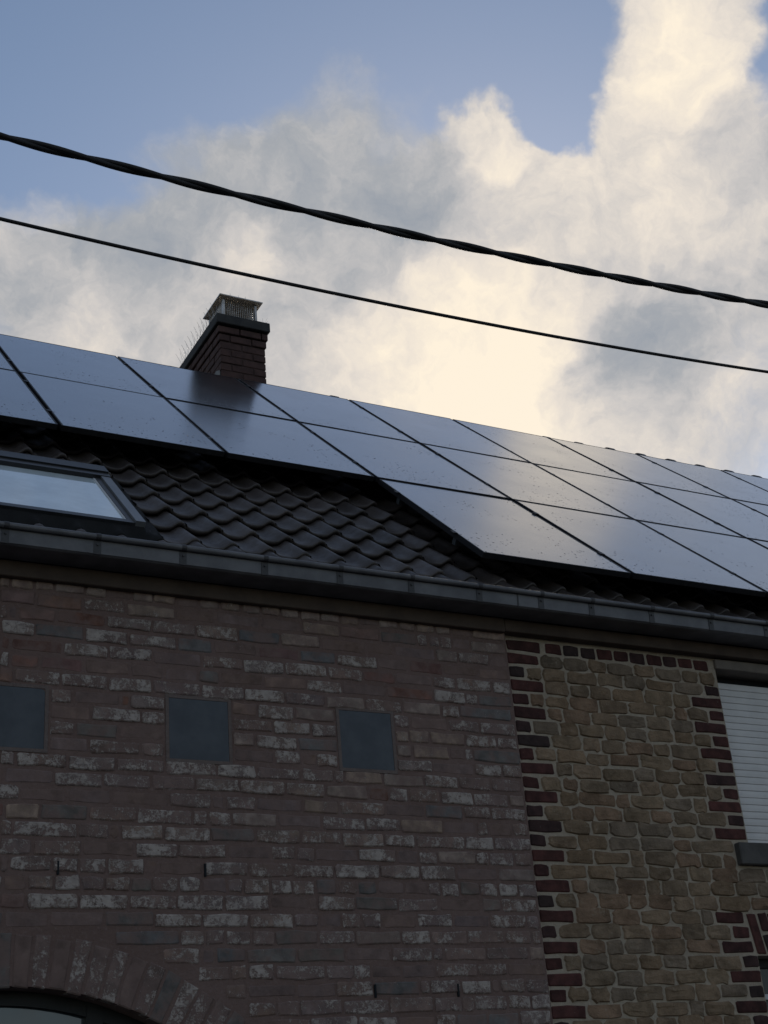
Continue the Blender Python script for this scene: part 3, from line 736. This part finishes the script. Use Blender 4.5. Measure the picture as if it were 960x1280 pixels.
# top header course of red brick
hz0, hz1 = SZ0 + SP - .030, SZ0 + SP + .034
red_brick(SEAM + .022, 4.462, hz0, hz1)
x = 4.50
while x < WX0 - .10:
    w_ = rs.uniform(.098, .112); red_brick(x, min(x + w_, WX0 - .012), hz0 + rs.uniform(-.003, .003), hz1); x += w_ + .014
for i in range(0, 30):
    z = SZ0 - SP * i; z0, z1 = z - .031, z + .031
    q = 0.218 if i % 2 == 0 else 0.108
    q += rs.uniform(-.008, .008)
    red_brick(SEAM + .018 + (.002 if i % 2 else 0), SEAM + .010 + q, z0 + rs.uniform(-.002, .002), z1)
    left = SEAM + .010 + q + .014
    right = 12.0; segs = []
    if 1 <= i <= 12:
        j = WX0 - .006
        ql = 0.232 if i % 2 == 0 else 0.108; ql += rs.uniform(-.008, .008)
        red_brick(j - ql, j, z0, z1); segs = [(left, j - ql - .014), (WX1 + .25, 9.0)]
    elif i in (13, 14):
        segs = [(left, 5.632), (6.86, 9.0)]
    elif 15 <= i <= 17:
        segs = [(left, 9.0)]
    elif 18 <= i <= 20:
        a_, b_ = ((5.41, 5.606), (5.515, 5.632), (5.42, 5.642))[i - 18]
        red_brick(a_, b_, z0, z1); segs = [(left, a_ - .014), (7.2, 9.0)]
    elif i >= 21:
        a_ = LX0 - (.215 if i % 2 == 0 else .11) + rs.uniform(-.006, .006); red_brick(a_, LX0 - .004, z0, z1); segs = [(left, a_ - .014), (LX1 + .25, 9.0)]
    else:
        segs = [(left, WX0 - .02), (WX1 + .05, 9.0)]
    for s0, s1 in segs:
        x = s0; zj = 0
        while x < s1 - .03:
            w_ = rs.choice([rs.uniform(.095, .14), rs.uniform(.14, .20), rs.uniform(.15, .21), rs.uniform(.19, .25)])
            if s1 - (x + w_) < .075: w_ = s1 - x
            e0, e1 = rs.uniform(-.004, .007), rs.uniform(-.007, .004)
            put_stone(x + .004, x + w_ - .006, z - .0393 + e0, z + .0393 + e1); x += w_ + .003
o = stones_rest.build('outlying_stones', M['stone'], wall_r); o['kind'] = 'stuff'; o.color = (0.22, 0.19, 0.14, 1)
# flat arch over the lower window: slanting voussoirs
for i in range(16):
    cx_ = 5.682 + .0745 * i; sh = -0.16 * (1 - i / 8.0)
    if i % 2 == 0: red_brick(cx_ - .031, cx_ + .031, 2.572, 2.792, 'arch_brick', YR - .009, sh)
    else:
        red_brick(cx_ - .031, cx_ + .031, 2.692, 2.797, 'arch_brick', YR - .008, sh); red_brick(cx_ - .031 + .01, cx_ + .034 + .01, 2.572, 2.676, 'arch_brick', YR - .009, sh)
# lower window, only its edge shows
lw = empty('lower_window', ((LX0 + LX1) / 2, .15, LZ0), label='dark window under the slanting red brick arch in the stone wall', cat='window')
b = MB(); b.box(LX0 + .002, LX0 + .05, .14, .2, LZ0, LZ1 - .002); b.box(LX1 - .05, LX1 - .002, .14, .2, LZ0, LZ1 - .002); b.box(LX0 + .05, LX1 - .05, .14, .2, LZ1 - .05, LZ1 - .002); b.build('frame', M['winframe'], lw)
b = MB(); b.box(LX0 + .05, LX1 - .05, .139, .2, 2.340, 2.368); b.build('transom', M['pale_strip'], lw)
b = MB(); b.box(LX0 + .05, LX1 - .05, .165, .175, LZ0, LZ1 - .05); b.build('pane', M['darkglass'], lw)
b = MB(); b.box(LX0, LX1, .21, .24, LZ0, LZ1); b.build('backing', M['void'], lw)
# shuttered window
sw_ = empty('shutter_window', ((WX0 + WX1) / 2, .12, WZ0), label='window closed by a pale roller shutter above a grey stone sill', cat='window')
z = WZ0 + .006
while z < 4.185:
    b = MB(); b.prism([(.124, z + .0005), (.1195, z + .003), (.1182, z + .02), (.1195, z + .039), (.124, z + .042), (.133, z + .042), (.133, z + .0005)], 'x', WX0 + .03, WX1 - .03)
    b.build('slat', M['slat'], sw_); z += .0425
b = MB(); b.box(WX0 + .001, WX0 + .03, .10, .145, WZ0, 4.26); b.box(WX1 - .03, WX1 - .001, .10, .145, WZ0, 4.26); b.build('guide_rail', M['alu_dark'], sw_)
b = MB(); b.box(WX0, WX1, .15, .2, WZ0, WZ1); b.build('backing', M['void'], sw_)  # near-black sheet paints the shade in the gap above the slats
b = MB(); b.box(WX0 - .11, WX1 + .11, YR - .045, .20, WZ0 - .128, WZ0 - .001, .006); b.build('sill', M['sill'], sw_)
b = MB(); b.box(WX0 - .005, WX1 + .1, YR - .022, .34, WZ1 + .001, WZ1 + .063, .004); b.build('lintel', M['concrete'], sw_)

# ------------------------------------------------------------------ eaves: fascia board and gutter
b = MB(); b.box(-4.0, SEAM - .02, -.043, -.001, 4.325, 4.406, .004)
tag(b.build('fascia_board', M['wood'], origin=(0, -.02, 4.325)), 'dark brown wooden board under the gutter above the brick wall', 'fascia')
b = MB(); b.box(SEAM - .018, 12, -.040, YR - .001, 4.332, 4.404, .004)
tag(b.build('fascia_board', M['wood'], origin=(8, -.02, 4.33)), 'dark brown wooden board under the gutter above the stone wall', 'fascia')
gut = empty('rain_gutter', (4, -.13, 4.40), label='dark zinc box gutter with bracket straps along the eaves', cat='gutter')
prof = [(-.044, 4.505), (-.047, 4.407), (-.20, 4.4075), (-.214, 4.415), (-.219, 4.492), (-.2165, 4.492), (-.211, 4.4175), (-.199, 4.4105), (-.0495, 4.410), (-.0465, 4.505)]
b = MB(); b.prism(prof, 'x', -4.0, 12.0); b.build('trough', M['zinc'], gut)
b = MB(); b.tube([(-4, -.231, 4.496), (12, -.231, 4.496)], .0150, 12); b.build('bead', M['zinc'], gut, smooth=True)
bx = [0.9, 1.34, 1.781, 2.215, 2.653, 3.079, 3.504, 3.931, 4.337, 4.684, 5.114, 5.56, 5.996, 6.43, 6.87]
for x in bx:
    b = MB(); b.prism([(-.2225, 4.490), (-.2175, 4.4105), (-.2145, 4.4105), (-.2195, 4.490)], 'x', x - .018, x + .018)
    b.tube([(x, -.2275, 4.458), (x, -.216, 4.458)], .006, 8)
    a = [(-.231 + .0172 * math.cos(t), 4.496 + .0172 * math.sin(t)) for t in [math.pi * 2 * q / 12 for q in range(12)]]
    b.prism(a, 'x', x - .012, x + .012)
    b.build('bracket', M['zinc_dark'], gut)
b = MB(); b.prism([(-.2220, 4.492), (-.2165, 4.410), (-.2145, 4.410), (-.2200, 4.492)], 'x', 4.178, 4.186); b.build('joint', M['zinc_dark'], gut)

# ------------------------------------------------------------------ roof
P0 = Vector((0, -.12, 4.552)); US = Vector((0, CT, ST)); NN = Vector((0, -ST, CT))
def rp(x, v, n=0.0): return P0 + Vector((x, 0, 0)) + US * v + NN * n
RIDGE_V = 5.11
roof = empty('tiled_roof', (4, 0, 4.6), label='steep roof of dark glazed pantiles above the gutter', cat='roof')
b = MB(); e0, e1 = rp(0, -.02, -.085), rp(0, RIDGE_V - .02, -.085)
yb, zb = e1.y + (e1.y - e0.y), e0.z
b.add([(-4, e0.y, e0.z), (12, e0.y, e0.z), (12, e1.y, e1.z), (-4, e1.y, e1.z), (-4, yb, zb), (12, yb, zb)], [(0, 1, 2, 3), (3, 2, 5, 4), (4, 5, 1, 0), (0, 3, 4), (1, 5, 2)])
b.build('roof_deck', M['apron'], roof)
PIT, ROWP, TLEN = 0.2055, 0.285, 0.345
PH = [(-.165, .008), (-.155, -.003), (-.135, -.012), (-.105, -.0165), (-.070, -.016), (-.042, -.009), (-.025, .006), (-.010, .021), (.006, .026), (.022, .021), (.034, .007), (.040, -.004)]
# profile across a tile: shallow pan, then the roll that laps over the next tile


def tile_geo(mb, x, v0, jn=0.0, jt=0.0, length=TLEN):
    tz = .018
    vs = [(0.0, .036), (.008, .040), (.10, .029), (length, .002)]
    V = []; Fc = []; n = len(PH)
    for (v, lift) in vs:
        for (u, hh) in PH: V.append(rp(x + u, v0 + v, hh + lift + jn + jt * u - .022))
    K = len(vs)
    for (u, hh) in PH: V.append(rp(x + u, v0 + .002, hh + .012 - tz + jn + jt * u))
    for (u, hh) in PH: V.append(rp(x + u, v0 + .06, hh + .008 - tz + jn + jt * u))
    for k in range(K - 1):
        for i in range(n - 1): Fc.append((k * n + i, k * n + i + 1, (k + 1) * n + i + 1, (k + 1) * n + i))
    for i in range(n - 1):
        Fc.append((K * n + i, K * n + i + 1, i + 1, i)); Fc.append(((K + 1) * n + i, (K + 1) * n + i + 1, K * n + i + 1, K * n + i))
    mb.add(V, Fc)


def row_v(k): return -0.10 if k == 0 else 0.05 + ROWP * (k - 1)


WIN_X0, WIN_X1, WIN_V0, WIN_V1 = 0.93, 2.062, 0.085, 1.075
rt = random.Random(3); under = MB(); ntile = 0
base_m = MB(); tile_geo(base_m, 0, 0); base_me = [base_m.mesh('roof_tile', M['tile'], True, rp(0, 0))]
kx0, kx1 = -25, 50
for k in range(0, 18):
    for q in range(kx0, kx1):
        x = 1.50 + PIT * q; v0 = row_v(k)
        if 1 <= k <= 4 and WIN_X0 - .06 < x < WIN_X1 + .09: continue
        if k <= 6 and 1.0 < x < 6.6:
            c = rp(x, v0); n_ = rt.uniform(-.002, .003)
            o = link('roof_tile', base_me[0], roof, c + NN * n_); o.rotation_euler = (rt.uniform(-.010, .010), rt.uniform(-.014, .014), rt.uniform(-.012, .012)); ntile += 1
        else:
            tile_geo(under, x, v0, rt.uniform(-.002, .002), 0)
o = under.build('covered_tiles', M['tile'], roof, smooth=True); o['kind'] = 'stuff'
b = MB(); b.add([rp(-4, RIDGE_V, .0), rp(12, RIDGE_V, .0), (12, yb, zb + .06), (-4, yb, zb + .06)], [(0, 1, 2, 3)]); b.build('rear_slope', M['tile'], roof)
# ridge caps
rc = rp(0, RIDGE_V + .02, 0); RY, RZ = rc.y, rc.z
CTOP = 8.100
for q in range(-13, 22):
    x0 = 8.616 + .3877 * q; CTOP = 8.082 + .018 * min(1, max(0, (x0 - 7.0) / 1.4)) + (.012 if q == -9 else 0)
    b = MB(); r_ = .125; n = 14
    def arc(x, r): return [(x, RY + r * math.cos(math.pi * t / n), CTOP - .125 + r * math.sin(math.pi * t / n)) for t in range(n + 1)]
    rings = [arc(x0 - .045, r_ + .010), arc(x0 - .035, r_ + .016), arc(x0 + .03, r_ + .015), arc(x0 + .04, r_ + .004), arc(x0 + .36, r_ - .004)]
    v = [p for rg in rings for p in rg]; f = []
    for k in range(4):
        for t in range(n): f.append((k * (n + 1) + t, k * (n + 1) + t + 1, (k + 1) * (n + 1) + t + 1, (k + 1) * (n + 1) + t))
    b.add(v, f); b.build('ridge_tile', M['tile'], roof, smooth=True, origin=(x0, RY, RZ))

# roof window
rw = empty('roof_window', rp(1.5, .1, .03), label='grey framed roof window lying in the dark tiles', cat='roof window')
def rbox(mb, x0, x1, v0, v1, n0, n1):
    c = [rp(x, v, n) for n in (n0, n1) for v in (v0, v1) for x in (x0, x1)]
    mb.add(c, [(0, 2, 3, 1), (4, 5, 7, 6), (0, 1, 5, 4), (1, 3, 7, 5), (3, 2, 6, 7), (2, 0, 4, 6)])
FT = .082
b = MB(); rbox(b, WIN_X1 - .052, WIN_X1, WIN_V0, WIN_V1 - .05, -.02, FT); b.build('side_cover', M['alu'], rw)
b = MB(); rbox(b, WIN_X0, WIN_X0 + .052, WIN_V0, WIN_V1 - .05, -.02, FT); b.build('side_cover', M['alu'], rw)
b = MB(); rbox(b, WIN_X0 - .004, WIN_X1 + .004, WIN_V1 - .10, WIN_V1 + .02, -.02, FT + .014); rbox(b, WIN_X0 - .004, WIN_X1 + .004, WIN_V1 - .165, WIN_V1 - .10, -.02, FT + .004); b.build('top_cover', M['alu_dark'], rw)
b = MB(); rbox(b, WIN_X0 + .052, WIN_X1 - .052, WIN_V0, WIN_V0 + .05, -.02, FT - .012); b.build('bottom_cover', M['alu_dark'], rw)
b = MB(); rbox(b, WIN_X1 - .083, WIN_X1 - .0525, WIN_V0 + .05, WIN_V1 - .165, -.02, FT - .013); rbox(b, WIN_X0 + .0525, WIN_X0 + .083, WIN_V0 + .05, WIN_V1 - .165, -.02, FT - .013); b.build('sash', M['alu_dark'], rw)
b = MB(); rbox(b, WIN_X1 - .094, WIN_X1 - .0835, WIN_V0 + .06, WIN_V1 - .17, .0, FT - .017); b.build('painted_reflection', M['pale_strip'], rw)  # pale strip painting in the reflection of the lit side cover
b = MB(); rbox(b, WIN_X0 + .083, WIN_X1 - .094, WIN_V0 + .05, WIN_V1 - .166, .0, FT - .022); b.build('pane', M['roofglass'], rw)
b = MB(); rbox(b, WIN_X0 - .09, WIN_X0 - .003, WIN_V0 - .02, WIN_V1 + .10, -.03, .012); rbox(b, WIN_X1 + .003, WIN_X1 + .105, WIN_V0 - .02, WIN_V1 + .10, -.03, .012); rbox(b, WIN_X0 - .003, WIN_X1 + .003, WIN_V1 + .021, WIN_V1 + .14, -.03, .03); b.build('side_flashing', M['apron'], rw)
# lead apron dressed down over the first tiles
b = MB(); nx = 90; pr = PH + [(PH[0][0] + PIT, PH[0][1])]
def wave(x):
    u = (x - 1.50 + .165) % PIT - .165
    for (a, ha), (c, hc) in zip(pr, pr[1:]):
        if a <= u <= c: return ha + (hc - ha) * (u - a) / (c - a)
    return 0
V = []; xs = [WIN_X0 - .12 + (WIN_X1 + .19 - WIN_X0) * i / nx for i in range(nx + 1)]
for x in xs: V.append(rp(x, WIN_V0 + .03, .060 if x < WIN_X1 + .004 else .03))
for x in xs: V.append(rp(x, WIN_V0 - .015, .05 if x < WIN_X1 + .004 else .03))
for x in xs: V.append(rp(x, .03, wave(x) + .016))
for x in xs: V.append(rp(x, -.055 + .012 * math.sin(x * 30.5), wave(x) * 1.05 + .018))
for x in xs: V.append(rp(x, -.055 + .012 * math.sin(x * 30.5), wave(x) * 1.05 + .013))
N1 = nx + 1
b.add(V, [(r_ * N1 + i, r_ * N1 + i + 1, (r_ + 1) * N1 + i + 1, (r_ + 1) * N1 + i) for r_ in range(4) for i in range(nx)]); b.build('apron_flashing', M['apron'], rw, smooth=True)

# ------------------------------------------------------------------ solar panels
PW, PHH, PU0, PY0, PZ0 = 1.04910, 1.53630, 1.88870, -0.22020, 4.71080      # pitch across, pitch up the slope, column 0, lowest edge
def pp(x, v, n=0.0): return Vector((x, PY0, PZ0)) + US * v + NN * n
TK = .034; GAPX, GAPV = .024, .030


def local_box(mb, x0, x1, y0, y1, z0, z1): mb.box(x0, x1, y0, y1, z0, z1)


pw, ph = PW - GAPX, PHH - GAPV
fm = MB(); rim = .010
fm.box(0, rim, 0, ph, -TK, 0); fm.box(pw - rim, pw, 0, ph, -TK, 0); fm.box(rim, pw - rim, 0, rim, -TK, 0); fm.box(rim, pw - rim, ph - rim, ph, -TK, 0)
frame_me = fm.mesh('frame', M['frame'])
gm2 = MB(); gm2.box(rim, pw - rim, rim, ph - rim, -.008, -.0012); glass_me = gm2.mesh('glass', M['pv'])
bm_ = MB(); bm_.box(rim, pw - rim, rim, ph - rim, -.0125, -.0085); back_me = bm_.mesh('back_sheet', M['frame'])
cl = MB(); cl.box(-.004 - GAPX, .004, -.02, .02, -.005, .003); clamp_me = cl.mesh('clamp', M['frame'])
rngp = random.Random(2)
row_txt = {0: 'top row', 1: 'middle row', 2: 'lowest row'}
num = {1: 'next', 2: 'second', 3: 'third', 4: 'fourth', 5: 'fifth', 6: 'sixth', 7: 'seventh'}
def panel_label(c, r_):
    if c == 1: return 'black solar panel, %s, in the column that mirrors the chimney' % row_txt[r_]
    if c < 1: return 'black solar panel, %s, %s column from the chimney above the roof window' % (row_txt[r_], num[1 - c])
    return 'black solar panel, %s, %s column from the chimney towards the stone house' % (row_txt[r_], num[c - 1])
for c in range(-2, 9):
    for r_ in range(3):
        if r_ == 2 and c < 2: continue
        x = PU0 + PW * c + GAPX / 2; v = PHH * (2 - r_) + GAPV / 2
        o = bpy.data.objects.new('solar_panel', None); COL.objects.link(o); o.empty_display_size = .1
        o.location = pp(x, v, rngp.uniform(-.0015, .0015)); o.rotation_euler = (TH + rngp.uniform(-.0025, .0025), rngp.uniform(-.003, .003), 0)
        tag(o, panel_label(c, r_), 'solar panel', 'solar panels on the roof')
        for nm, me in (('frame', frame_me), ('glass', glass_me), ('back_sheet', back_me)):
            q = bpy.data.objects.new(nm, me); COL.objects.link(q); q.parent = o
        for yy in (.36, 1.19):
            q = bpy.data.objects.new('clamp', clamp_me); COL.objects.link(q); q.parent = o; q.location = (0, yy, .0005)
for r_ in range(3):
    for k, fr_ in enumerate((.38, 1.20)):
        v = PHH * (2 - r_) + fr_; xa = PU0 + PW * (2 if r_ == 2 else -2) + .02; xb = PU0 + PW * 9 - .02
        b = MB(); cs = [pp(x, vv, n_) for n_ in (-TK - .042, -TK - .002) for vv in (v - .02, v + .02) for x in (xa, xb)]
        b.add(cs, [(0, 2, 3, 1), (4, 5, 7, 6), (0, 1, 5, 4), (1, 3, 7, 5), (3, 2, 6, 7), (2, 0, 4, 6)])
        o = b.build('mounting_rail', M['rail'], origin=pp(xa, v))
        tag(o, ['dark metal rail carrying the %s row of panels, %s of the pair' % (('top', 'second', 'lowest')[r_], ('lower', 'upper')[k])][0], 'rail', 'rails under the solar panels')

# ------------------------------------------------------------------ chimney
ch = empty('chimney', (4.17, 3.88, 7.6), label='dark brick chimney on the ridge with a thick slab on top', cat='chimney')
bx0, bx1, by0, by1 = 3.957, 4.384, 3.455, 4.315
cz1 = 8.492
b = MB(); b.box(bx0 + .008, bx1 - .008, by0 + .008, by1 - .008, 7.5, cz1 - .001); core_o = b.build('stack', M['chmortar'], ch)
rc_ = random.Random(9)
CH, k = .0745, 0
z = cz1 - .012
while z > 7.72:
    pj = 0.022 if k == 0 else (0.010 if k == 1 else 0.0)
    z0, z1 = z - CH + .010, z
    def face(u0, u1, mk):
        L = u1 - u0; n = 2; off = (.5 if k % 2 else 0)
        cuts = [u0] + [u0 + .205 * (i + off) + (.0) for i in range(0, 8) if u0 + .04 < u0 + .205 * (i + off) < u1 - .04] + [u1]
        for a, c in zip(cuts, cuts[1:]): mk(a + (.005 if a > u0 else 0), c - (.005 if c < u1 else 0))
    def mkx(a, c, front):
        b = MB(); j = rc_.uniform(-.003, .003)
        if front: b.box(a, c, by0 - pj + j, by0 + .05, z0 + rc_.uniform(-.002, .002), z1, .005)
        else: b.box(a, c, by1 - .05, by1 + pj + j, z0, z1, .005)
        b.build('brick', M['chbrick'], core_o, origin=((a + c) / 2, by0, z0))
    def mky(a, c, left):
        b = MB(); j = rc_.uniform(-.003, .003)
        if left: b.box(bx0 - pj + j, bx0 + .05, a, c, z0 + rc_.uniform(-.002, .002), z1, .005)
        else: b.box(bx1 - .05, bx1 + pj + j, a, c, z0, z1, .005)
        b.build('brick', M['chbrick'], core_o, origin=(bx0, (a + c) / 2, z0))
    face(bx0 - pj, bx1 + pj, lambda a, c: mkx(a, c, True)); face(bx0 - pj, bx1 + pj, lambda a, c: mkx(a, c, False))
    face(by0 + .052, by1 - .052, lambda a, c: mky(a, c, True)); face(by0 + .052, by1 - .052, lambda a, c: mky(a, c, False))
    z -= CH; k += 1
b = MB(); b.box(3.912, 4.420, 3.40, 4.372, cz1, 8.587, .006); b.build('slab', M['slab'], ch)
b = MB(); b.add([(bx0 - .012, 3.47, 8.02), (bx0 - .012, 3.80, 8.02), (bx0 - .012, 3.80, 7.80), (bx0 - .012, 3.47, 7.80), (bx0 - .002, 3.47, 8.02), (bx0 - .002, 3.80, 8.02), (bx0 - .002, 3.80, 7.80), (bx0 - .002, 3.47, 7.80)],
                [(0, 1, 2, 3), (4, 5, 6, 7), (0, 1, 5, 4), (1, 2, 6, 5), (2, 3, 7, 6), (3, 0, 4, 7)])
b.build('flashing', M['lead'], ch)
b = MB(); V = [(bx0 - .016, 3.46, 8.03), (bx0 - .022, 3.53, 8.055), (bx0 - .03, 3.62, 8.00), (bx0 - .02, 3.58, 7.97), (bx0 - .014, 3.47, 7.97)]
b.add(V + [(x + .006, y, z) for x, y, z in V], [(0, 1, 2, 3, 4), (9, 8, 7, 6, 5)] + [(i, (i + 1) % 5, (i + 1) % 5 + 5, i + 5) for i in range(5)]); b.build('lead_flap', M['leadpale'], ch)
# cowl on top: wire cage under a flared sheet lid
cw = empty('chimney_cowl', (4.19, 3.71, 8.587), label='stainless cowl with wire cage and flared square lid on the chimney slab', cat='cowl')
cx0, cx1, cy0, cy1, cz0, cz2 = 4.035, 4.345, 3.545, 3.870, 8.588, 8.855
for x in (cx0, cx1):
    for y in (cy0, cy1):
        b = MB(); b.box(x - .011, x + .011, y - .011, y + .011, cz0 + .0125, cz2); b.build('post', M['inox'], cw)
def cage(a, c):
    b = MB(); a = Vector(a); c = Vector(c); n = 17; m_ = 12
    for i in range(1, n):
        p = a.lerp(c, i / n); b.tube([(p.x, p.y, cz0 + .01), (p.x, p.y, cz2)], .0030, 4, False)
    for i in range(1, m_):
        z_ = cz0 + (cz2 - cz0) * i / m_; b.tube([(a.x, a.y, z_), (c.x, c.y, z_)], .0030, 4, False)
    b.build('wire_mesh', M['inox'], cw)
cage((cx0, cy0, 0), (cx1, cy0, 0)); cage((cx0, cy1, 0), (cx1, cy1, 0)); cage((cx0, cy0, 0), (cx0, cy1, 0)); cage((cx1, cy0, 0), (cx1, cy1, 0))
b = MB()
b.box(cx0 - .014, cx1 + .014, cy0 - .014, cy0 + .014, cz0, cz0 + .012); b.box(cx0 - .014, cx1 + .014, cy1 - .014, cy1 + .014, cz0, cz0 + .012)
b.box(cx0 - .014, cx0 + .014, cy0 + .014, cy1 - .014, cz0, cz0 + .012); b.box(cx1 - .014, cx1 + .014, cy0 + .014, cy1 - .014, cz0, cz0 + .012); b.build('base_ring', M['inox'], cw)
b = MB()
L0 = [(3.985, 3.495), (4.402, 3.495), (4.402, 3.925), (3.985, 3.925)]; L1 = [(4.06, 3.57), (4.325, 3.57), (4.325, 3.85), (4.06, 3.85)]
def ringz(L, z_): return [(x, y, z_) for x, y in L]
V = ringz(L0, 8.858) + ringz(L0, 8.868) + ringz(L1, 8.905) + ringz(L1, 8.880)
f = []
for k in range(3):
    for i in range(4): f.append((k * 4 + i, k * 4 + (i + 1) % 4, k * 4 + 4 + (i + 1) % 4, k * 4 + 4 + i))
for i in range(4): f.append((12 + i, 12 + (i + 1) % 4, (i + 1) % 4, i))
f += [(8, 9, 10, 11), (12, 13, 14, 15)]
f = [q for q in f if not (set(q) == {8, 9, 13, 12})]
b.add(V, f); b.build('lid', M['inox'], cw)
# strips of bird spikes
def spikes(a, c, n, hgt, lab, lean):
    a, c = Vector(a), Vector(c); e = empty('bird_spikes', a, label=lab, cat='bird spikes', group='bird spikes on the chimney')
    b = MB(); d = (c - a).normalized(); s_ = Vector((-d.y, d.x, 0))
    q = [a + s_ * .010, c + s_ * .010, c - s_ * .010, a - s_ * .010]
    b.add(q + [p + Vector((0, 0, .005)) for p in q], [(0, 1, 2, 3), (4, 5, 6, 7), (0, 1, 5, 4), (1, 2, 6, 5), (2, 3, 7, 6), (3, 0, 4, 7)]); b.build('strip', M['pale_strip'], e)
    b = MB()
    for i in range(n):
        p = a.lerp(c, (i + .5) / n); lx = (lean, -lean * .2, lean * .5)[i % 3]
        b.tube([p + Vector((0, 0, .004)), p + s_ * lx * hgt + d * rc_.uniform(-.01, .01) + Vector((0, 0, hgt))], .0013, 4, False)
    b.build('wires', M['wire'], e)
spikes((3.935, 3.45, 8.588), (3.935, 4.36, 8.588), 34, .125, 'row of thin wire spikes along the chimney slab edge facing the roof window', .5)
spikes((4.40, 4.36, 8.588), (4.40, 3.45, 8.588), 30, .10, 'row of thin wire spikes along the slab edge away from the roof window', .5)
spikes((4.10, 3.62, 8.906), (4.30, 3.62, 8.906), 8, .07, 'short row of wire spikes on top of the cowl lid', .6)

# ------------------------------------------------------------------ overhead cables
def sag(p1, p2, p3):
    (x1, z1), (x2, z2), (x3, z3) = p1, p2, p3
    a = ((z3 - z2) / (x3 - x2) - (z2 - z1) / (x2 - x1)) / (x3 - x1); s_ = (z2 - z1) / (x2 - x1)
    return lambda x: z1 + s_ * (x - x1) + a * (x - x1) * (x - x2)
YC = -0.9
q = [on_y(*t, YC) for t in ((0, 170), (480, 286), (960, 381))]; zc_ = sag(*[(p.x, p.z) for p in q])
cb = empty('twisted_cable', (3, YC, zc_(3)), label='thick black twisted power cable, the upper of the two lines', cat='cable', group='overhead cables')
xs = [-11 + 25 * i / 700 for i in range(701)]
for k, (rad, off, ph0) in enumerate(((.0152, .0092, 0), (.0152, .0092, math.pi))):
    b = MB(); pts = []
    for x in xs:
        t = 2 * math.pi * x / .76 + ph0 + .5 + .35 * math.sin(x * 1.1)
        pts.append((x, YC + off * math.cos(t), zc_(x) + off * math.sin(t)))
    b.tube(pts, rad, 10); b.build('strand', M['cable'], cb, smooth=True)
q = [on_y(*t, YC) for t in ((0, 273.5), (480, 379.5), (960, 465))]; zd_ = sag(*[(p.x, p.z) for p in q])
b = MB(); b.tube([(x, YC, zd_(x)) for x in xs[::5]], .0095, 10)
tag(b.build('thin_cable', M['cable'], smooth=True, origin=(3, YC, zd_(3))), 'thin black cable, the lower of the two lines', 'cable', 'overhead cables')
print('bricks', count, 'stones', nst, 'tiles', ntile)
